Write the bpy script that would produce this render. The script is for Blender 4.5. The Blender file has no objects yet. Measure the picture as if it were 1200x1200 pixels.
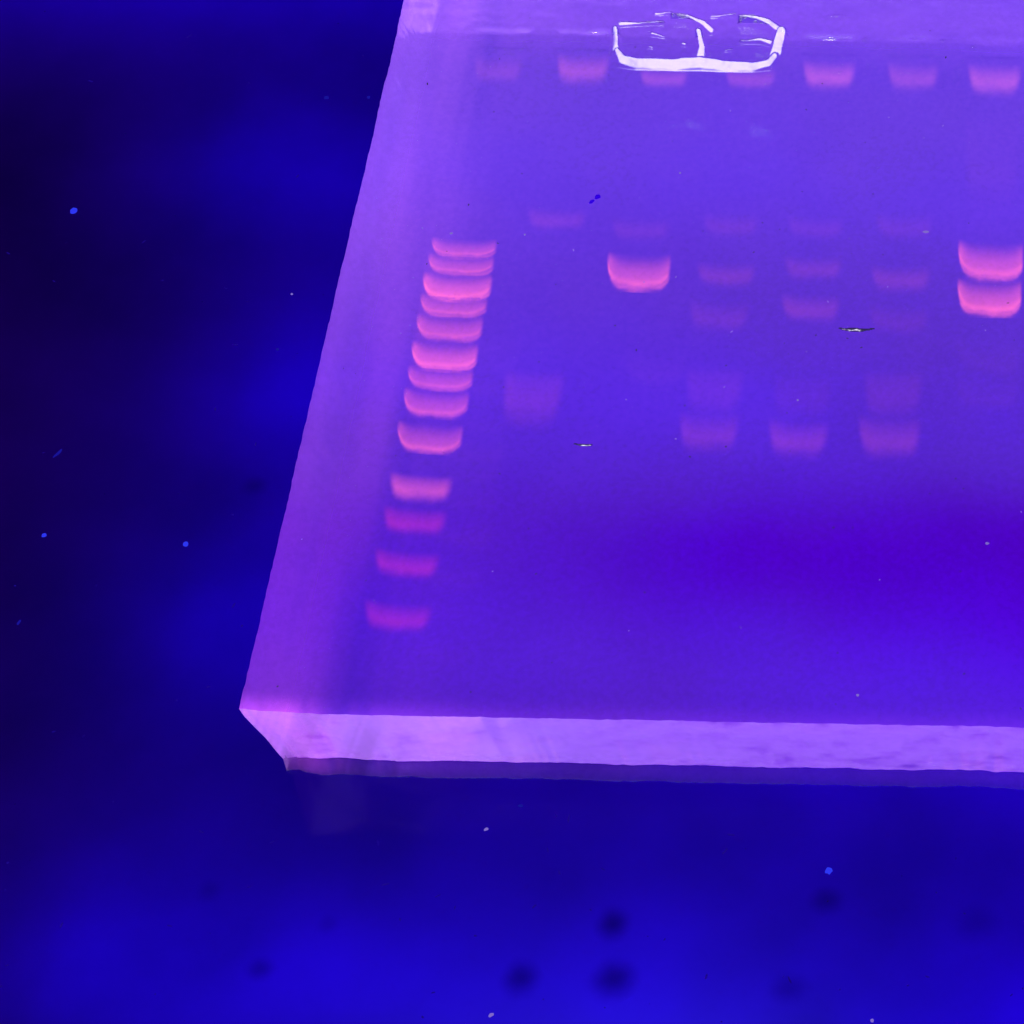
import bpy, bmesh, math, random
import numpy as np
from mathutils import Vector, Matrix

MM = 0.001                      # everything below is laid out in millimetres, built in metres
T = 7.0                         # gel thickness
sc = bpy.context.scene
rng = np.random.default_rng(7)
random.seed(7)

# ------------------------------------------------------------------ camera
cam_d = bpy.data.cameras.new('camera')
cam = bpy.data.objects.new('camera', cam_d)
sc.collection.objects.link(cam)
sc.camera = cam
pitch, roll = math.radians(57.1), 0.0195
fw = Vector((0, math.cos(pitch), -math.sin(pitch)))
up = Vector((0, math.sin(pitch), math.cos(pitch)))
rt = Vector((1, 0, 0))
ex = rt * math.cos(roll) + up * math.sin(roll)
ey = -rt * math.sin(roll) + up * math.cos(roll)
M = Matrix((ex, ey, -fw)).transposed().to_4x4()
M.translation = (Vector((0, 0, T)) - fw * 120.0) * MM
cam.matrix_world = M
cam_d.sensor_width = 36
cam_d.lens = 2636 / 1200 * 36
cam_d.shift_x = -551 / 1200     # the photograph is an off-centre crop
cam_d.clip_start, cam_d.clip_end = 0.005, 20

# ------------------------------------------------------------------ world, lamp, exposure
w = bpy.data.worlds.new('World')
sc.world = w
w.use_nodes = True
bg = w.node_tree.nodes['Background']
bg.inputs[0].default_value = (0.10, 0.02, 0.9, 1)      # dim violet light of the darkroom
bg.inputs[1].default_value = 0.02

lamp_d = bpy.data.lights.new('ceiling_lamp', 'AREA')
lamp_d.shape = 'RECTANGLE'
lamp_d.size, lamp_d.size_y = 0.14, 0.10
lamp_d.energy = 2.9
lamp_d.color = (0.93, 0.86, 1.0)
lamp = bpy.data.objects.new('ceiling_lamp', lamp_d)
sc.collection.objects.link(lamp)
lp = Vector((-0.08, 0.02, 0.46))
lamp.location = lp
lamp.rotation_euler = (Vector((-0.018, 0.032, 0)) - lp).to_track_quat('-Z', 'Y').to_euler()

sc.view_settings.view_transform = 'Standard'
sc.view_settings.look = 'None'
sc.view_settings.exposure = 0
sc.view_settings.gamma = 1
cy = sc.cycles
cy.max_bounces = 14
cy.transmission_bounces = 14
cy.glossy_bounces = 16
cy.transparent_max_bounces = 32
cy.volume_bounces = 0
cy.blur_glossy = 0.0
cy.sample_clamp_indirect = 6
cy.use_denoising = True
cy.use_light_tree = False

# ------------------------------------------------------------------ helpers
class NT:
    """small helper that writes node trees"""
    def __init__(s, name):
        s.m = bpy.data.materials.new(name)
        s.m.use_nodes = True
        s.t = s.m.node_tree
        s.t.nodes.clear()
        s.out = s.t.nodes.new('ShaderNodeOutputMaterial')
    def n(s, kind, **kw):
        nd = s.t.nodes.new('ShaderNode' + kind)
        for k, v in kw.items():
            if k in nd.inputs.keys():
                s.put(v, nd.inputs[k])
            else:
                setattr(nd, k, v)
        return nd
    def put(s, v, sock):
        if isinstance(v, bpy.types.NodeSocket):
            s.t.links.new(v, sock)
        else:
            sock.default_value = v
    def math(s, op, a, b=0.0, c=0.0, clamp=False):
        nd = s.t.nodes.new('ShaderNodeMath')
        nd.operation = op
        nd.use_clamp = clamp
        for i, v in enumerate((a, b, c)):
            s.put(v, nd.inputs[i])
        return nd.outputs[0]
    def ramp(s, v, a, b, c=0.0, d=1.0):
        """smooth step from a..b to c..d"""
        nd = s.t.nodes.new('ShaderNodeMapRange')
        nd.interpolation_type = 'SMOOTHSTEP'
        for i, x in enumerate((v, a, b, c, d)):
            s.put(x, nd.inputs[i])
        return nd.outputs[0]
    def noise(s, vec, scale, detail=2.0, rough=0.5):
        nd = s.n('TexNoise')
        nd.inputs['Scale'].default_value = scale
        nd.inputs['Detail'].default_value = detail
        nd.inputs['Roughness'].default_value = rough
        s.put(vec, nd.inputs['Vector'])
        return nd.outputs[0]
    def scale(s, col, f):
        nd = s.t.nodes.new('ShaderNodeVectorMath')
        nd.operation = 'SCALE'
        s.put(col, nd.inputs[0])
        s.put(f, nd.inputs['Scale'])
        return nd.outputs[0]
    def mixs(s, f, a, b):
        nd = s.t.nodes.new('ShaderNodeMixShader')
        s.put(f, nd.inputs[0]); s.put(a, nd.inputs[1]); s.put(b, nd.inputs[2])
        return nd.outputs[0]
    def adds(s, a, b):
        nd = s.t.nodes.new('ShaderNodeAddShader')
        s.put(a, nd.inputs[0]); s.put(b, nd.inputs[1])
        return nd.outputs[0]

def mesh_obj(name, verts, faces, mat, parent=None, smooth=True, loc=(0, 0, 0)):
    me = bpy.data.meshes.new(name)
    me.from_pydata([tuple(c * MM for c in v) for v in verts], [], faces)
    me.update()
    if smooth:
        me.polygons.foreach_set('use_smooth', [True] * len(me.polygons))
    if mat is not None:
        me.materials.append(mat)
    o = bpy.data.objects.new(name, me)
    o.location = tuple(c * MM for c in loc)
    sc.collection.objects.link(o)
    o.parent = parent
    return o

def tag(o, label, cat, group=None):
    o['label'] = label
    o['category'] = cat
    if group:
        o['group'] = group
    return o

def empty(name, loc=(0, 0, 0)):
    o = bpy.data.objects.new(name, None)
    o.location = tuple(c * MM for c in loc)
    o.empty_display_size = 0.005
    sc.collection.objects.link(o)
    return o

def vnoise(x, y, seed, scale):
    """cheap smooth value noise, arrays in, -1..1 out"""
    x = np.asarray(x) * scale; y = np.asarray(y) * scale
    xi, yi = np.floor(x).astype(int), np.floor(y).astype(int)
    def h(a, b):
        n = (a * 374761393 + b * 668265263 + seed * 1442695041) & 0x7fffffff
        n = ((n ^ (n >> 13)) * 1274126177) & 0x7fffffff
        return (n & 0xffff) / 32767.5 - 1
    fx, fy = x - xi, y - yi
    fx, fy = fx * fx * (3 - 2 * fx), fy * fy * (3 - 2 * fy)
    return (h(xi, yi) * (1 - fx) + h(xi + 1, yi) * fx) * (1 - fy) + (h(xi, yi + 1) * (1 - fx) + h(xi + 1, yi + 1) * fx) * fy

# ------------------------------------------------------------------ materials
def mat_glass_filter():
    m = NT('filter_glass')
    co = m.n('TexCoord').outputs['Object']
    # uneven, dirty violet filter: lets through more here, less there
    a = m.noise(co, 38, 3, 0.55)
    b = m.noise(co, 160, 4, 0.6)
    f = m.math('ADD', m.ramp(a, 0.30, 0.70, 0.62, 1.1), m.math('MULTIPLY', m.math('SUBTRACT', b, 0.5), 0.35))
    tr = m.n('BsdfTranslucent', Color=m.scale((0.40, 0.0, 0.75), f))
    gl = m.n('BsdfGlossy', Color=(1, 1, 1, 1), Roughness=0.10)
    fr = m.n('Fresnel', IOR=1.34)
    m.put(m.mixs(m.math('MULTIPLY', fr.outputs[0], 0.7), tr.outputs[0], gl.outputs[0]), m.out.inputs['Surface'])
    return m.m

def mat_emit(name, col, s):
    m = NT(name)
    e = m.n('Emission', Color=(*col, 1), Strength=s)
    m.put(e.outputs[0], m.out.inputs['Surface'])
    if 'tube' not in name:
        m.m.cycles.emission_sampling = 'NONE'
    return m.m

def mat_plain(name, col, rough=0.5):
    m = NT(name)
    p = m.n('BsdfPrincipled')
    co = m.n('TexCoord').outputs['Object']
    k = m.ramp(m.noise(co, 90, 3), 0.3, 0.7, 0.75, 1.15)
    m.put(m.scale(col, k), p.inputs['Base Color'])
    p.inputs['Roughness'].default_value = rough
    m.put(p.outputs[0], m.out.inputs['Surface'])
    return m.m

def mat_gel():
    """clear agarose (water-like index) whose dye fluoresces through its whole volume"""
    m = NT('stained_agarose')
    tc = m.n('TexCoord')
    co = tc.outputs['Object']
    geo = m.n('NewGeometry')
    nz = m.n('SeparateXYZ', Vector=geo.outputs['True Normal']).outputs[2]
    wall = m.ramp(m.math('ABSOLUTE', nz), 0.75, 0.55)
    pz = m.n('SeparateXYZ', Vector=co)
    foot = m.math('MULTIPLY', m.ramp(pz.outputs[2], 0.0010, 0.0008), m.ramp(pz.outputs[1], -0.0115, -0.0120))
    sole = m.math('LESS_THAN', pz.outputs[2], 0.0001)
    rough = m.math('ADD', m.math('MULTIPLY', wall, m.math('ADD', 0.15, m.math('MULTIPLY', foot, 0.5))), m.math('MULTIPLY', sole, 0.13))
    # fine skin relief
    b1 = m.noise(co, 350, 2, 0.6)
    bump = m.n('Bump', Strength=0.10, Distance=0.0004, Height=b1)
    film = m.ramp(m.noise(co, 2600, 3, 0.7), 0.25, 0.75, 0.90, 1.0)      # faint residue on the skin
    smear = m.n('CombineXYZ', X=m.math('ADD', pz.outputs[0], m.math('MULTIPLY', pz.outputs[2], -0.38)), Y=0.0, Z=0.0).outputs[0]  # slanted coordinate for the light streaks painted on the front face
    face_streak = m.math('MULTIPLY', m.math('MULTIPLY', m.ramp(m.noise(smear, 620, 2, 0.6), 0.44, 0.58), 0.20), m.math('MULTIPLY', m.math('MULTIPLY', wall, m.ramp(pz.outputs[1], -0.0105, -0.0115)), m.ramp(pz.outputs[0], -0.0285, -0.0320)))
    film = m.math('MULTIPLY', film, m.math('SUBTRACT', 1.0, face_streak))            # light streaks near the front corner, painted into the glass tint
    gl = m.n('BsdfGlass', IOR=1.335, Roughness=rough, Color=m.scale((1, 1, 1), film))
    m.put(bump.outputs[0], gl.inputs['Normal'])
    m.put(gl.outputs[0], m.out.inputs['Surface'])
    # dye: washed out ahead of the dye front, richest near the wells
    sx = m.n('SeparateXYZ', Vector=co)
    x, y = sx.outputs[0], sx.outputs[1]
    wob = m.math('MULTIPLY', m.math('SUBTRACT', m.noise(co, 60, 2), 0.5), 0.010)
    yy = m.math('ADD', y, wob)
    rise = m.ramp(yy, 0.000, 0.036, 0.80, 1.28)
    d1 = m.ramp(yy, 0.0045, -0.0005)
    d2 = m.ramp(yy, -0.0105, -0.0030)
    right = m.ramp(x, -0.030, -0.012, 0.25, 1.0)
    dip = m.math('MULTIPLY', m.math('MULTIPLY', d1, d2), right)
    conc = m.math('MULTIPLY', rise, m.math('SUBTRACT', 1.0, m.math('MULTIPLY', dip, 0.17)))
    # dye glow is stronger along the left and back sides
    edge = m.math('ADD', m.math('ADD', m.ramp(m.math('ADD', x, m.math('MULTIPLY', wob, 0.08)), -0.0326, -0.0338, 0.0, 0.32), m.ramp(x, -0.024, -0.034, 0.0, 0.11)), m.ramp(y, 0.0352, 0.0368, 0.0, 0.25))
    # lengthwise streaks of richer and poorer dye near the left side
    sv = m.n('CombineXYZ', X=m.math('ADD', x, m.math('MULTIPLY', wob, 0.03)), Y=m.math('MULTIPLY', y, 0.03), Z=0.0).outputs[0]
    stri = m.math('MULTIPLY', m.ramp(m.noise(sv, 1100, 1, 0.5), 0.3, 0.7, -0.30, 0.36), m.ramp(x, -0.0295, -0.0330))
    edge = m.math('ADD', edge, stri)
    front = m.math('MULTIPLY', m.ramp(y, -0.0114, -0.0126), m.math('ADD', m.ramp(x, -0.022, -0.033, 1.0, 2.4), m.math('MULTIPLY', stri, 3.2)))  # added dye glow standing in for light piped to foot and front-left face
    conc = m.math('MULTIPLY', conc, m.math('ADD', 1.0, m.math('MULTIPLY', front, 1.7)))
    conc = m.math('MULTIPLY', conc, m.ramp(m.noise(co, 220, 4, 0.6), 0.2, 0.8, 0.93, 1.07))
    green = m.math('MULTIPLY', m.math('MULTIPLY', conc, m.ramp(yy, -0.012, 0.036, 0.55, 1.12)), m.math('SUBTRACT', 1.0, m.math('MULTIPLY', dip, 0.95)))
    col = m.n('CombineXYZ')
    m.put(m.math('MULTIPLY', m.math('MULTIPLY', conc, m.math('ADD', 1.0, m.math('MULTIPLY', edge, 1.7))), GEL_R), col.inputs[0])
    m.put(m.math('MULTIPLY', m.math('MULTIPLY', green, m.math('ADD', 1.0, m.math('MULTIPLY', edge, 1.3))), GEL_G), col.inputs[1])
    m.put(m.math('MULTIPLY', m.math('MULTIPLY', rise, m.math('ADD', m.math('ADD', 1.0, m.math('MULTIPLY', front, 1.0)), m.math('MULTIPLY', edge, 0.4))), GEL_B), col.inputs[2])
    em = m.n('Emission', Color=col.outputs[0], Strength=1.0)
    ab = m.n('VolumeAbsorption', Color=GEL_ABS, Density=100.0)
    m.put(m.adds(em.outputs[0], ab.outputs[0]), m.out.inputs['Volume'])
    m.m.cycles.volume_step_rate = 4.0
    return m.m
GEL_R, GEL_G, GEL_B = 15.8, 4.6, 82.0            # per metre of path
GEL_ABS = (0.74, 0.93, 0.45, 1)                   # absorption = density * (1 - colour)

def mat_band(name, soft, rim, tail):
    """fluorescing dye held in a band: adds its own light to what is seen through it"""
    m = NT(name)
    uv = m.n('UVMap', uv_map='band').outputs[0]
    s = m.n('SeparateXYZ', Vector=uv)
    oi = m.n('ObjectInfo')
    u = m.math('ABSOLUTE', m.math('SUBTRACT', m.math('MULTIPLY', s.outputs[0], 2.0), 1.0))
    v = s.outputs[1]
    co = m.n('TexCoord').outputs['Object']
    rnd = m.n('VectorMath', operation='ADD')
    m.put(co, rnd.inputs[0])
    m.put(m.scale((1, 1.7, 0.3), oi.outputs['Random']), rnd.inputs[1])
    nz = m.math('SUBTRACT', m.noise(rnd.outputs[0], 700, 3, 0.6), 0.5)
    u5 = m.math('POWER', u, 5.0)
    ve = m.math('ADD', m.math('SUBTRACT', m.math('SUBTRACT', v, m.math('MULTIPLY', u5, 0.34)), m.math('MULTIPLY', m.math('POWER', m.math('SUBTRACT', 1.0, s.outputs[0]), 14.0), 0.40)), m.math('MULTIPLY', nz, 0.24))
    lead = m.ramp(ve, 0.02, 0.02 + soft)
    dec = m.ramp(ve, 0.22 + 0.5 * soft, tail)
    body = m.math('MULTIPLY', lead, m.math('SUBTRACT', 1.0, dec))
    r = m.math('DIVIDE', m.math('SUBTRACT', ve, soft * 0.95), 0.10)
    rimv = m.math('MULTIPLY', m.math('POWER', 2.718, m.math('MULTIPLY', m.math('MULTIPLY', r, r), -1.0)), rim)
    side = m.ramp(u, 1.0, 1.0 - max(0.12, soft * 0.8))
    top = m.ramp(v, 1.0, 0.82)
    f = m.math('MULTIPLY', m.math('MULTIPLY', m.math('ADD', body, rimv), side), top)
    f = m.math('MULTIPLY', f, m.ramp(nz, -0.3, 0.3, 0.85, 1.15))
    f = m.math('MULTIPLY', f, oi.outputs['Alpha'])
    e = m.n('Emission', Color=oi.outputs['Color'], Strength=f)
    c = m.n('Mix', data_type='RGBA')
    m.put(m.math('MINIMUM', m.math('MULTIPLY', f, 1.2), 1.0), c.inputs['Factor'])
    c.inputs[6].default_value = (1, 1, 1, 1)
    c.inputs[7].default_value = (1.0, 0.92, 0.86, 1)        # the dye soaks up some blue
    t = m.n('BsdfTransparent', Color=c.outputs[2])
    m.put(m.adds(e.outputs[0], t.outputs[0]), m.out.inputs['Surface'])
    m.m.cycles.emission_sampling = 'NONE'
    return m.m

def mat_liquid(name='buffer_liquid', rough=0.25):
    m = NT(name)
    co = m.n('TexCoord').outputs['Object']
    bump = m.n('Bump', Strength=0.12, Distance=0.0003, Height=m.noise(co, 900, 2))
    g = m.n('BsdfGlossy', Color=(1, 1, 1, 1), Roughness=rough)
    t = m.n('BsdfTransparent', Color=(0.985, 0.98, 0.99, 1))
    fr = m.n('Fresnel', IOR=1.34)
    for nd in (g, fr):
        m.put(bump.outputs[0], nd.inputs['Normal'])
    m.put(m.mixs(fr.outputs[0], t.outputs[0], g.outputs[0]), m.out.inputs['Surface'])
    return m.m

def mat_stain():
    m = NT('dried_stain')
    co = m.n('TexCoord').outputs['Generated']
    v = m.n('VectorMath', operation='SUBTRACT'); m.put(co, v.inputs[0]); v.inputs[1].default_value = (0.5, 0.5, 0.0)
    l = m.n('VectorMath', operation='LENGTH'); 
    fl = m.n('VectorMath', operation='MULTIPLY'); m.put(v.outputs[0], fl.inputs[0]); fl.inputs[1].default_value = (1, 1, 0)
    m.put(fl.outputs[0], l.inputs[0])
    nz = m.math('MULTIPLY', m.math('SUBTRACT', m.noise(m.n('TexCoord').outputs['Object'], 900, 2), 0.5), 0.14)
    oi = m.n('ObjectInfo')
    f = m.math('MULTIPLY', m.ramp(m.math('ADD', l.outputs['Value'], nz), 0.48, 0.0), oi.outputs['Alpha'])
    c = m.n('Mix', data_type='RGBA')
    m.put(f, c.inputs['Factor'])
    c.inputs[6].default_value = (1, 1, 1, 1)
    c.inputs[7].default_value = (0.36, 0.36, 0.30, 1)
    t = m.n('BsdfTransparent', Color=c.outputs[2])
    m.put(t.outputs[0], m.out.inputs['Surface'])
    return m.m

M_filter = mat_glass_filter()
M_gel = mat_gel()
M_band = mat_band('crisp_band_dye', 0.14, 0.85, 1.0)
M_soft = mat_band('soft_band_dye', 0.42, 0.12, 1.05)
M_smear = mat_band('smeared_band_dye', 0.45, 0.0, 1.3)
M_liq = mat_liquid()
M_drop = mat_liquid('droplet_liquid', 0.10)
M_stain = mat_stain()
M_metal = mat_plain('dark_housing', (0.02, 0.02, 0.025), 0.4)

# ------------------------------------------------------------------ the transilluminator the gel lies on
ti = empty('transilluminator', (-15, 10, 0))
tag(ti, 'dark blue ultraviolet light table under the gel, a few dust specks on its glass', 'light table')
def child(o, p):
    o.parent = p
    o.matrix_parent_inverse = Matrix.Translation(-p.location)
    return o
def box(name, x0, x1, y0, y1, z0, z1, mat, bev=0.0):
    bm = bmesh.new()
    bmesh.ops.create_cube(bm, size=1)
    for v in bm.verts:
        v.co = Vector((x0 + (v.co.x + .5) * (x1 - x0), y0 + (v.co.y + .5) * (y1 - y0), z0 + (v.co.z + .5) * (z1 - z0))) * MM
    if bev:
        bmesh.ops.bevel(bm, geom=bm.edges[:], offset=bev * MM, segments=2, affect='EDGES')
    me = bpy.data.meshes.new(name); bm.to_mesh(me); bm.free()
    me.materials.append(mat)
    o = bpy.data.objects.new(name, me)
    sc.collection.objects.link(o)
    return o
PX0, PX1, PY0, PY1 = -120, 90, -70, 110
g = mesh_obj('filter_glass', [(PX0, PY0, 0), (PX1, PY0, 0), (PX1, PY1, 0), (PX0, PY1, 0)], [(0, 1, 2, 3)], M_filter, smooth=False)
child(g, ti)
GLASS = g
child(box('housing_floor', PX0, PX1, PY0, PY1, -32, -30, M_metal), ti)
for nm, b in (('housing_side', (PX0 - 3, PX0, PY0 - 3, PY1 + 3)), ('housing_side', (PX1, PX1 + 3, PY0 - 3, PY1 + 3)),
              ('housing_side', (PX0, PX1, PY0 - 3, PY0)), ('housing_side', (PX0, PX1, PY1, PY1 + 3))):
    child(box(nm, *b, -32, 1.0, M_metal, 0.4), ti)
def tube(y, z, r, x0, x1, s):
    n = 16
    vs, fs = [], []
    for x in (x0, x1):
        for k in range(n):
            a = 2 * math.pi * k / n
            vs.append((x, y - 0.08 * (x + 40) + r * math.cos(a), z + r * math.sin(a)))     # the table stands a little askew to the gel
    for k in range(n):
        fs.append((k, (k + 1) % n, n + (k + 1) % n, n + k))
    fs += [tuple(range(n - 1, -1, -1)), tuple(range(n, 2 * n))]
    o = mesh_obj('ultraviolet_tube', vs, fs, mat_emit('tube_light', (0.03, 0.0, 1.0), s))
    return child(o, ti)
for y, s, x0 in ((-42, 0.9, -44), (-24, 1.6, -47), (-4, 1.35, -45), (12, 1.15, -44), (29, 0.9, -50), (47, 1.1, -80), (65, 0.9, -60)):
    tube(y, -5.8, 3.0, x0, 80, s)

# ------------------------------------------------------------------ the gel
X0, X1, Y0, Y1 = -37.0, 26.0, -12.85, 38.6
LANES = [-30.1, -25.0, -19.95, -14.9, -9.95, -4.85, 0.2]
def well_dip(x, y):
    d = np.zeros_like(x)
    for k, lx in enumerate(LANES + [5.25, 10.3, 15.35, 20.4]):
        wx, wy = 1.75, 0.85
        q = np.maximum(np.abs(x - lx) - wx, np.abs(y - 34.0) - wy)
        d += np.clip((0.22 - q) / 0.44, 0, 1) ** 2 * ((0.075 + 0.035 * vnoise(x, y, 77, 0.9)) if k not in (2, 3) else 0.0)
    return d
def top_z(x, y):
    z = T + 0.42 * np.exp(-((x - X0) / 1.9) ** 1.3) + 0.30 * np.exp(-(Y1 - y) / 1.2) + 0.30 * np.exp(-(X1 - x) / 1.5)
    z = z + 0.018 * vnoise(x, y, 3, 0.35) + 0.006 * vnoise(x, y, 5, 1.4)
    return z - well_dip(x, y)
gel = empty('agarose_gel', (X0, Y0, 0.06))
tag(gel, 'thick purple glowing agarose gel slab with pink bands, lying on blue glass', 'gel')
def axis(parts):
    out = [parts[0][0]]
    for a, b, st in parts:
        n = max(1, int(round((b - a) / st)))
        out += list(a + (b - a) * (np.arange(n) + 1) / n)
    return np.array(out)
ax = axis([(X0, X0 + 1, 0.1), (X0 + 1, X0 + 6, 0.25), (X0 + 6, 3, 0.16), (3, X1, 0.5)])
ay = axis([(Y0, Y0 + 0.8, 0.08), (Y0 + 0.8, 30, 0.3), (30, 37, 0.10), (37, Y1, 0.12)])
nx, ny = len(ax), len(ay)
GX, GY = np.meshgrid(ax, ay, indexing='ij')
def edge_wob(s, seed):
    return 0.03 * vnoise(s, s * 0, seed, 0.35) + 0.02 * vnoise(s, s * 0, seed + 1, 2.2) + 0.015 * vnoise(s, s * 0, seed + 2, 6)
GZ = top_z(GX, GY)
PX, PY = GX.copy(), GY.copy()
PY += (edge_wob(ax, 11))[:, None] * np.exp(-(GY - Y0) / 1.0)
PX += (edge_wob(ay, 21))[None, :] * np.exp(-(GX - X0) / 1.0)
PX += 0.0105 * (GY - Y0) * np.exp(-(GX - X0) / 3.0)          # the left side was not cut quite square
verts = [(PX[i, j], PY[i, j], GZ[i, j]) for i in range(nx) for j in range(ny)]
faces = [(i * ny + j, (i + 1) * ny + j, (i + 1) * ny + j + 1, i * ny + j + 1) for i in range(nx - 1) for j in range(ny - 1)]
# rim loop, then rings going down the walls
loop = [(i, 0) for i in range(nx)] + [(nx - 1, j) for j in range(1, ny)] + [(i, ny - 1) for i in range(nx - 2, -1, -1)] + [(0, j) for j in range(ny - 2, 0, -1)]
ids = [i * ny + j for i, j in loop]
nl = len(loop)
zs = [6.6, 5.9, 5.2, 4.4, 3.6, 2.8, 2.1, 1.5, 1.1, 0.95, 0.8, 0.62, 0.42, 0.2, 0.06]
prev = ids
lx = np.array([PX[i, j] for i, j in loop]); ly = np.array([PY[i, j] for i, j in loop])
gx0 = np.array([GX[i, j] for i, j in loop]); gy0 = np.array([GY[i, j] for i, j in loop])
for z in zs:
    base = len(verts)
    under = 0.085 * min(T - z, T - 0.9)
    flare = max(0.0, (0.95 - z) / 0.95) ** 0.9 * 0.55
    for k in range(nl):
        x, y = lx[k], ly[k]
        # walls lean in a touch; a wet foot spreads out along the front
        side = min(1.0, max(0.0, (x - X0 - 0.7) / 1.6))
        fall = lambda d: max(0.0, 1 - d / 3.0)
        y0, x0 = y, x
        fy = under - flare * (0.62 + 0.38 * side)
        if gy0[k] <= Y0 + 1e-6:
            y += 0.05 * float(vnoise(x, z * 1.0, 31, 0.9)) + 0.22 * float(vnoise(x + 0.12 * z, 0, 37, 1.1)) * max(0.0, 1 - (x - X0) / 9.0) * min(1.0, (T - z) / 1.0) * min(1.0, (x - X0) / 0.8)
        y += fy * fall(gy0[k] - Y0) - under * fall(Y1 - gy0[k])
        if gx0[k] <= X0 + 1e-6:
            x += 0.02 * float(vnoise(y0, z, 33, 0.9))
        x += under * fall(gx0[k] - X0) - under * fall(X1 - gx0[k])
        verts.append((x, y, z))
    cur = list(range(base, base + nl))
    for k in range(nl):
        k2 = (k + 1) % nl
        faces.append((prev[k2], prev[k], cur[k], cur[k2]))
    prev = cur
ring = dict(zip(loop, prev))
xa, xb = verts[ring[(0, 5)]][0], verts[ring[(nx - 1, 5)]][0]
for i in range(1, nx - 1):
    for j in range(1, ny - 1):
        ya, yb = verts[ring[(i, 0)]][1], verts[ring[(i, ny - 1)]][1]
        ring[(i, j)] = len(verts)
        verts.append((xa + (xb - xa) * (ax[i] - X0) / (X1 - X0), ya + (yb - ya) * (ay[j] - Y0) / (Y1 - Y0), 0.06))
for i in range(nx - 1):
    for j in range(ny - 1):
        faces.append((ring[(i, j)], ring[(i, j + 1)], ring[(i + 1, j + 1)], ring[(i + 1, j)]))
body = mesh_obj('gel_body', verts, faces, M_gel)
bm = bmesh.new(); bm.from_mesh(body.data)
bmesh.ops.recalc_face_normals(bm, faces=bm.faces[:])
for e in bm.edges:
    if len(e.link_faces) == 2 and e.calc_face_angle(0) > 0.6:
        e.smooth = False
bm.to_mesh(body.data); bm.free()
child(body, gel)

# bands: blocks of dyed gel reaching from the skin down into the slab
def band(name, x, y, wd, ht, col, strength, mat, depth=0.6, label=None, bow=0.0, skew=0.0):
    NU, NV = 14, 8
    vs, uvs, fs = [], [], []
    for layer in (0, 1):
        for i in range(NU + 1):
            for j in range(NV + 1):
                u, v = i / NU, j / NV
                a = 2 * u - 1
                px = x + a * wd / 2
                py = y + v * ht + bow * a * a + skew * a
                z = float(top_z(np.array(px), np.array(py))) + 0.012 if layer == 0 else T - depth
                vs.append((px - x, py - y, z - T)); uvs.append((u, v))
    N = (NU + 1) * (NV + 1)
    q = lambda l, i, j: l * N + i * (NV + 1) + j
    for i in range(NU):
        for j in range(NV):
            fs.append((q(0, i, j), q(0, i + 1, j), q(0, i + 1, j + 1), q(0, i, j + 1)))
            fs.append((q(1, i, j), q(1, i, j + 1), q(1, i + 1, j + 1), q(1, i + 1, j)))
    for i in range(NU):
        fs.append((q(0, i, 0), q(1, i, 0), q(1, i + 1, 0), q(0, i + 1, 0)))
        fs.append((q(0, i, NV), q(0, i + 1, NV), q(1, i + 1, NV), q(1, i, NV)))
    for j in range(NV):
        fs.append((q(0, 0, j), q(0, 0, j + 1), q(1, 0, j + 1), q(1, 0, j)))
        fs.append((q(0, NU, j), q(1, NU, j), q(1, NU, j + 1), q(0, NU, j + 1)))
    o = mesh_obj(name, vs, fs, mat, loc=(x, y, T))
    uvl = o.data.uv_layers.new(name='band')
    for l in o.data.loops:
        uvl.data[l.index].uv = uvs[l.vertex_index]
    o.color = (*col, strength)
    if label:
        o['label'] = label
    return child(o, gel)
PINK, ROSE, LILAC = (0.76, 0.105, 0.17), (0.78, 0.03, 0.14), (0.78, 0.15, 0.30)
ladder = [(16.74, 3.62, 1.39, .26), (15.49, 3.65, 1.44, .26), (13.64, 3.82, 1.91, .42), (12.48, 3.70, 1.52, .26),
          (10.79, 3.63, 1.74, .27), (8.71, 3.60, 1.90, .40), (7.37, 3.53, 1.52, .25), (5.53, 3.50, 1.84, .27),
          (3.21, 3.47, 1.91, .27), (-0.05, 3.42, 1.91, .33), (-2.15, 3.47, 1.88, .15), (-4.84, 3.48, 1.88, .15), (-8.06, 3.60, 1.95, .13)]
for k, (y, wd, ht, s) in enumerate(ladder):
    y = y
    band('band', -30.17, y - (0.0 if k < 9 else 0.12), wd * 1.07, ht * (1.03 if k < 9 else 1.05), PINK if k < 10 else ROSE, s * 0.84, M_band if k < 9 else M_soft, bow=0.05, skew=-0.02 - 0.012 * k, depth=0.45)
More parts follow.
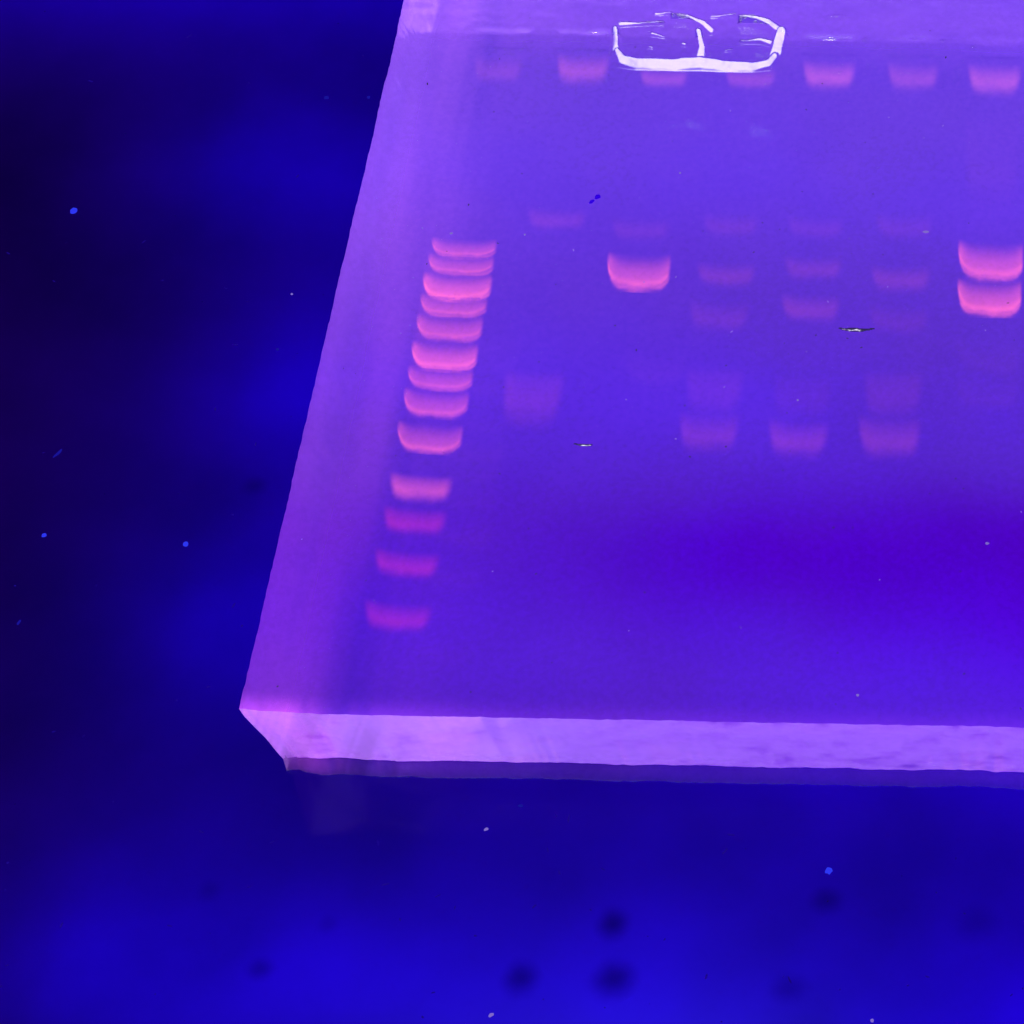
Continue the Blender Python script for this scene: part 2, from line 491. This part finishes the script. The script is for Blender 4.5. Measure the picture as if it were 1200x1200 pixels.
for x, y, wd, ht, s, mt in ((-25.04, 19.03, 3.56, 1.74, .045, M_soft), (-24.86, 4.51, 3.51, 4.2, .048, M_smear),
                            (-20.07, 18.33, 3.46, 1.79, .03, M_soft), (-19.98, 14.69, 3.56, 2.5, .30, M_band),
                            (-14.89, 18.84, 3.37, 1.8, .025, M_soft), (-14.87, 15.13, 3.46, 1.81, .05, M_soft), (-15.03, 11.76, 3.51, 2.43, .03, M_soft), (-14.97, 3.51, 3.39, 2.9, .055, M_soft),
                            (-9.94, 18.77, 3.37, 1.74, .025, M_soft), (-9.92, 15.75, 3.42, 1.75, .045, M_soft), (-9.90, 12.61, 3.43, 2.14, .06, M_soft), (-10.05, 3.23, 3.39, 2.8, .07, M_soft),
                            (-4.80, 18.78, 3.47, 2.12, .022, M_soft), (-4.86, 14.94, 3.51, 1.99, .055, M_soft), (-4.87, 11.83, 3.52, 2.25, .02, M_soft), (-5.09, 3.35, 3.53, 3.0, .065, M_soft),
                            (0.24, 18.9, 3.43, 9.5, .009, M_smear), (-30.2, 2.6, 4.0, 15.0, .042, M_smear), (-14.9, 5.6, 3.4, 3.6, .028, M_smear), (-10.0, 5.4, 3.4, 3.4, .012, M_smear), (-5.0, 5.6, 3.4, 3.6, .028, M_smear), (0.20, 15.87, 3.68, 2.7, .32, M_band), (0.17, 13.35, 3.59, 2.46, .36, M_band)):
    band('band', x - (0.08 if mt is not M_band else 0.0), y - (0.22 if mt is M_soft else 0.0), wd * 1.06, ht * 1.08, PINK, s, mt, bow=0.03, skew=random.uniform(-.06, .03))
for x, y, wd, ht, s in ((-30.09, 30.11, 3.2, 2.69, .05), (-24.95, 30.18, 3.5, 2.9, .13), (-19.92, 30.1, 3.2, 1.9, .11), (-14.65, 30.24, 3.4, 1.9, .10),
                        (-9.89, 30.15, 3.5, 2.76, .17), (-4.76, 30.15, 3.4, 2.76, .10), (0.23, 30.0, 3.55, 2.9, .17)):
    band('well_band', x, y, wd, ht, LILAC, s, M_soft)

# ------------------------------------------------------------------ buffer left in the wells
def liquid_patch(name, x0, x1, y0, y1, hfun, mat, step=0.08, cut=0.004):
    xs = np.arange(x0, x1 + 1e-6, step); ys = np.arange(y0, y1 + 1e-6, step)
    A, B = np.meshgrid(xs, ys, indexing='ij')
    H = hfun(A, B)
    Z = top_z(A, B)
    keep = H > cut
    idx = -np.ones(A.shape, int)
    vs, fs = [], []
    for i in range(len(xs) - 1):
        for j in range(len(ys) - 1):
            q = [(i, j), (i + 1, j), (i + 1, j + 1), (i, j + 1)]
            if any(keep[c] for c in q):
                r = []
                for c in q:
                    if idx[c] < 0:
                        idx[c] = len(vs)
                        vs.append((A[c], B[c], Z[c] + 0.004 + max(H[c] - cut, 0)))
                    r.append(int(idx[c]))
                fs.append(tuple(r))
    return mesh_obj(name, vs, fs, mat)
LEAN = 0.42          # how steeply the liquid leans towards the front
STROKES = [          # base line, then points (x, y, half width) along each bead of liquid
    (31.50, [(-22.85, 32.75, .22), (-22.5, 32.2, .32), (-21.6, 31.98, .40), (-19.2, 31.98, .44), (-17.8, 32.12, .46), (-16.2, 31.95, .42), (-14.6, 31.92, .34), (-13.6, 32.1, .30), (-13.2, 32.6, .26)]),
    (32.25, [(-22.85, 32.6, .30), (-23.05, 33.3, .30), (-23.1, 34.2, .24)]),
    (32.10, [(-17.8, 32.4, .42), (-17.7, 33.2, .30), (-17.95, 34.2, .22)]),
    (31.90, [(-13.5, 32.2, .36), (-13.1, 33.0, .48), (-12.9, 34.2, .40)]),
    (33.70, [(-12.9, 34.1, .34), (-13.05, 34.8, .30), (-13.7, 35.25, .24), (-14.6, 35.5, .17), (-15.6, 35.6, .09)]),
    (33.55, [(-13.2, 33.9, .20), (-14.2, 34.15, .14), (-15.4, 34.05, .07)]),
    (34.45, [(-17.3, 34.9, .24), (-17.8, 35.3, .24), (-18.8, 35.7, .14), (-19.8, 35.85, .07)]),
    (35.00, [(-23.0, 35.35, .17), (-21.8, 35.35, .10), (-20.3, 35.5, .06)]),
    (34.10, [(-20.95, 34.55, .13), (-20.1, 34.35, .08)]),
    (33.15, [(-21.0, 33.45, .10), (-20.8, 33.4, .10)]),
    (33.40, [(-18.95, 33.75, .12), (-18.8, 33.7, .12)]),
    (36.10, [(-20.9, 36.3, .10), (-19.9, 36.35, .08)]),
    (35.95, [(-17.4, 36.15, .10), (-16.0, 36.3, .07)]),
    (33.00, [(-16.3, 33.3, .07), (-15.9, 33.35, .07)]),
]
def stroke(A, B, pts):
    best = np.full(A.shape, 1e9)
    for (x0, y0, w0), (x1, y1, w1) in zip(pts[:-1], pts[1:]):
        dx, dy = x1 - x0, y1 - y0
        t = np.clip(((A - x0) * dx + (B - y0) * dy) / (dx * dx + dy * dy), 0, 1)
        best = np.minimum(best, np.hypot(A - x0 - t * dx, B - y0 - t * dy) / (w0 + (w1 - w0) * t))
    m_ = np.clip((1.45 - best) / 0.75, 0, 1)
    return m_ * m_ * (3 - 2 * m_)
def pool_h(A, B):
    h = np.zeros_like(A)
    for base, pts in STROKES:
        h = np.maximum(h, stroke(A + 0.05 * vnoise(A, B, 71, 1.6), B + 0.04 * vnoise(A, B, 72, 1.6), pts) * LEAN * np.maximum(B - base, 0.02))
    inside = np.clip(np.minimum(np.minimum(A + 23.0, -13.0 - A), np.minimum(B - 32.2, 35.6 - B)) / 0.6, 0, 1)
    return np.maximum(h, 0.02 * inside + 0.02 * inside * vnoise(A, B, 41, 1.1))
o = liquid_patch('buffer_puddle', -24.4, -11.8, 30.6, 37.0, pool_h, M_liq, step=0.05)
tag(o, 'wet buffer puddle over two wells with a glaring white rim', 'puddle')
def bead(name, x, y, rx, ry, h, label, cat, mat=None, rot=0.0):
    c, s = math.cos(rot), math.sin(rot)
    def hf(A, B):
        p, q = (A - x) * c + (B - y) * s, -(A - x) * s + (B - y) * c
        return h * np.clip(1 - (p / rx) ** 2 - (q / ry) ** 2, 0, 1) ** 0.6 * (1 + 0.2 * vnoise(A, B, int(abs(x * 10)), 2.0))
    r = max(rx, ry) * 1.2
    o = liquid_patch(name, x - r, x + r, y - r, y + r, hf, mat or M_drop, step=min(rx, ry) / 4.5, cut=0.002)
    return tag(o, label, cat)
for x, y, rx, ry, h, lb in ((-23.2, 34.75, .35, .30, .22, 'tiny bright droplet just before the white rimmed puddle'),
                            (-1.14, 34.0, .26, .24, .2, 'tiny brilliant droplet above the last pink well smear'),
                            (-9.83, 34.4, 1.0, .22, .2, 'thin streak of liquid in the well beside the puddle'),
                            (-7.8, 34.4, .32, .30, .2, 'small round droplet right after the thin liquid streak'),
                            (-3.0, 34.4, .32, .26, .2, 'faint droplet at the corner of the sixth well'),
                            (-9.2, 31.6, .32, .18, .15, 'pale droplet lying on the fifth pink well smear'),
                            (-9.7, 36.3, .8, .25, .2, 'faint wet streak behind the well beside the puddle')):
    bead('buffer_droplet', x, y, rx, ry, h, lb, 'droplet')

# ------------------------------------------------------------------ nicks in the gel skin
M_nick = mat_liquid('wet_flap', 0.14)
M_outline = mat_plain('dark_outline', (0.008, 0.0, 0.06), 0.9)
def nick(x, y, rx, ry, label, k=0.5, lean=0.33):
    """a torn flap of skin leaning forward over a dark slit"""
    arch = lambda A: y + 0.10 * ((A - x) / rx) ** 2 + 0.04 * vnoise(A, A * 0, int(abs(x) * 9), 3.0)
    lens = lambda A: np.clip(1 - np.abs((A - x) / rx) ** 1.6, 0, 1)
    def flap(A, B):
        d = B - arch(A) + ry * 0.5 * lens(A)
        wd = ry * lens(A) * (0.75 + 0.25 * vnoise(A, A * 0, 61, 2.5))
        return lean * np.clip(d, 0, wd) * np.clip((wd + 0.06 - d) / 0.06, 0, 1) * (lens(A * 1.0) > 0.25)
    def outline(A, B):
        d = np.abs(B - arch(A) - 0.03)
        return np.where(d < ry * k * lens(A) + 0.02 * vnoise(A, B, 63, 5.0), 0.012, 0.0)
    o = liquid_patch('nick_outline', x - rx * 1.1, x + rx * 1.1, y - .5, y + .6, outline, M_outline, step=0.045, cut=0.002)  # flat dark patch drawn around the flap as its outline
    o['label'] = label
    child(o, gel)
    o = liquid_patch('nick_flap', x - rx * 1.1, x + rx * 1.1, y - .5, y + .6, lambda A, B: np.where(flap(A, B) > 0.004, flap(A, B) + 0.02, 0), M_nick, step=0.045, cut=0.004)
    child(o, gel)
nick(-7.3, 12.0, 1.05, .20, 'short dark nick with a white glint')
nick(-21.7, 3.8, .62, .13, 'faint short scratch', 0.3, 0.29)

# ------------------------------------------------------------------ dust on the glass and on the gel, stains on the glass
def speck(name, x, y, z, r, mat, label, cat, sx=1.0, rot=0.0):
    bm = bmesh.new()
    bmesh.ops.create_icosphere(bm, subdivisions=2, radius=1)
    for v in bm.verts:
        k = 1 + 0.25 * random.uniform(-1, 1)
        p = Vector((v.co.x * k * r * sx, v.co.y * k * r, v.co.z * k * r * 0.5))
        v.co = (Matrix.Rotation(rot, 3, 'Z') @ p) * MM
    me = bpy.data.meshes.new(name); bm.to_mesh(me); bm.free()
    me.polygons.foreach_set('use_smooth', [True] * len(me.polygons))
    me.materials.append(mat)
    o = bpy.data.objects.new(name, me)
    o.location = (x * MM, y * MM, (z + r * 0.3) * MM)
    sc.collection.objects.link(o)
    return tag(o, label, cat)
M_lint = mat_emit('fluorescent_lint', (0.03, 0.04, 1.0), 0.9)
M_lint2 = mat_emit('faint_fluorescent_lint', (0.03, 0.02, 1.0), 0.3)
M_lint3 = mat_emit('pale_fluorescent_lint', (0.36, 0.22, 1.0), 0.6)
for x, y, r, mt, lb, sx, rot in ((-56.74, 25.43, .22, M_lint, 'brightest blue lint speck, alone in the dark upper left', 1, 0),
                       (-42.78, 35.33, .13, M_lint2, 'faint blue speck, left one of a pair beside the gel top', 1.3, 0),
                       (-40.09, 35.40, .12, M_lint2, 'faint blue speck of the pair, closest to the gel edge', 1, 0),
                       (-42.09, 19.26, .07, M_lint3, 'pinpoint pale speck beside the gel near its upper bands', 1, 0),
                       (-52.83, 1.69, .13, M_lint, 'small blue speck near the left border at mid height', 1, 0),
                       (-44.76, 1.31, .16, M_lint, 'small blue speck midway between left border and gel', 1, 0),
                       (-42.17, 15.06, .09, M_lint2, 'dim speck close to the gel beside the ladder', 1, 0),
                       (-53.40, 7.28, .10, M_lint2, 'short slanted lint fibre on the dark glass', 3.4, 1.0),
                       (-52.84, -3.97, .08, M_lint2, 'tiny dim lint fibre low at the left border', 2.2, 1.3),
                       (-7.57, -17.76, .20, M_lint, 'bright blue speck on the glass below the gel front', 1, 0),
                       (-25.53, -15.79, .08, M_lint3, 'tiny pale speck below the gel front edge', 1.5, .5),
                       (-23.92, -14.43, .09, M_lint2, 'dim violet speck just under the gel foot', 1.5, 0),
                       (-23.92, -25.84, .09, M_lint3, 'tiny pale speck at the lower border by the stains', 1.5, .6),
                       (-4.98, -25.74, .09, M_lint3, 'tiny pale speck at the lower border, farthest right', 1, 0)):
    speck('dust_speck', x, y, 0.02, r, mt, lb, 'dust', sx, rot)
M_dark = mat_emit('blue_dye_grain', (0.04, 0.0, 1.0), 0.75)
gz = lambda x, y: float(top_z(np.array(float(x)), np.array(float(y))))
for x, y, r, mt, lb, sx, rot in ((-22.86, 21.4, .16, M_dark, 'deep blue grain on the gel above the bright band', 1.2, .5),
                       (-23.15, 21.05, .11, M_dark, 'smaller deep blue grain touching the larger one', 1.6, .8),
                       (-18.21, 23.39, .06, M_lint3, 'pinpoint pale grain high on the clear gel', 1, 0),
                       (-26.75, 18.48, .06, M_lint3, 'pinpoint pale grain between first and second lane', 1, 0),
                       (-30.99, 18.43, .09, M_lint3, 'pale grain just over the top ladder band', 1, 0),
                       (-10.27, 7.09, .06, M_lint3, 'pinpoint pale grain over the lower faint bands', 1, 0),
                       (-6.13, -11.21, .08, M_lint3, 'pale grain near the front edge of the gel', 1, 0),
                       (0.3, -1.98, .07, M_lint3, 'pale grain in the dark strip at right border', 1.6, 0),
                       (-3.58, 19.25, .09, M_lint3, 'pale flat grain on the faint upper sixth band', 2.2, 0)):
    speck('surface_grain', x, y, gz(x, y), r, mt, lb, 'grain', sx, rot)

def fine_dust(name, pts, mat, parent):
    vs, fs = [], []
    for x, y, z, r_, st, rot in pts:
        b = len(vs)
        for k in range(6):
            t = k * math.pi / 3
            p, q = r_ * st * math.cos(t), r_ * math.sin(t)
            vs.append((x + p * math.cos(rot) - q * math.sin(rot), y + p * math.sin(rot) + q * math.cos(rot), z))
        vs.append((x, y, z + r_ * 0.5))
        fs += [(b + k, b + (k + 1) % 6, b + 6) for k in range(6)]
    o = mesh_obj(name, vs, fs, mat)
    o['kind'] = 'stuff'
    return child(o, parent)
pts = []
for _ in range(150):
    x, y = random.uniform(-36, 3), random.uniform(-12, 37)
    pts.append((x, y, gz(x, y) + 0.006, random.uniform(.015, .045), random.choice((1, 1, 1.5, 2.5)), random.uniform(0, 3.1)))
fine_dust('fine_dust', pts[:95], mat_plain('dark_dust', (0.015, 0.002, 0.05), 0.8), gel)
fine_dust('fine_dust', pts[95:], mat_emit('faint_gel_dust', (0.30, 0.14, 1.0), 0.8), gel)
pts = []
while len(pts) < 130:
    x, y = random.uniform(-66, 4), random.uniform(-28, 44)
    if x > X0 - 0.5 and y > Y0 - 1.5:
        continue
    pts.append((x, y, 0.006, random.uniform(.02, .06), random.choice((1, 1, 1.5, 3, 5)), random.uniform(0, 3.1)))
fine_dust('fine_dust', pts, mat_emit('faint_glass_dust', (0.05, 0.01, 1.0), 0.24), ti)

def stain(x, y, r, a, label, sx=1.0):
    n = 28
    ph = [random.uniform(0, 6.28) for _ in range(3)]
    vs = [(0, 0, 0.035)]
    rings = ((0.5, 0.028), (0.85, 0.012), (1.0, 0.004))
    for f, z in rings:
        for k in range(n):
            t = 2 * math.pi * k / n
            rr = r * f * (1 + .10 * math.sin(2 * t + ph[0]) + .06 * math.sin(3 * t + ph[1]))
            vs.append((rr * sx * math.cos(t), rr * math.sin(t), z))
    fs = [(0, 1 + k, 1 + (k + 1) % n) for k in range(n)]
    for q in range(2):
        b = 1 + q * n
        fs += [(b + k, b + n + k, b + n + (k + 1) % n, b + (k + 1) % n) for k in range(n)]
    o = mesh_obj('dried_stain', vs, fs, M_stain, loc=(x, y, 0.003))
    o.color = (1, 1, 1, a)
    tag(o, label, 'stain')
stain(-35.81, -23.72, .95, .55, 'small dark round stain alone at lower left')
stain(-22.71, -23.95, 1.35, .75, 'dark round stain, left of the three below the gel')
stain(-18.10, -23.78, 1.6, .85, 'largest dark round stain near the lower border')
stain(-18.40, -20.89, 1.25, .85, 'dark stain directly above the largest one')
stain(-7.62, -19.37, 1.2, .6, 'dim stain right under the bright blue speck')
stain(-9.20, -24.21, 1.3, .4, 'very faint stain between largest stain and right border')
stain(0.15, -20.61, 1.7, .35, 'very faint wide stain close to the right border')
stain(-39.22, -19.56, .9, .3, 'faint stain below the corner of the gel')
stain(-41.67, 5.31, 1.0, .45, 'faint stain on the glass beside the gel edge')
stain(-32.81, -21.28, .8, .25, 'barely visible stain between corner and lone stain')
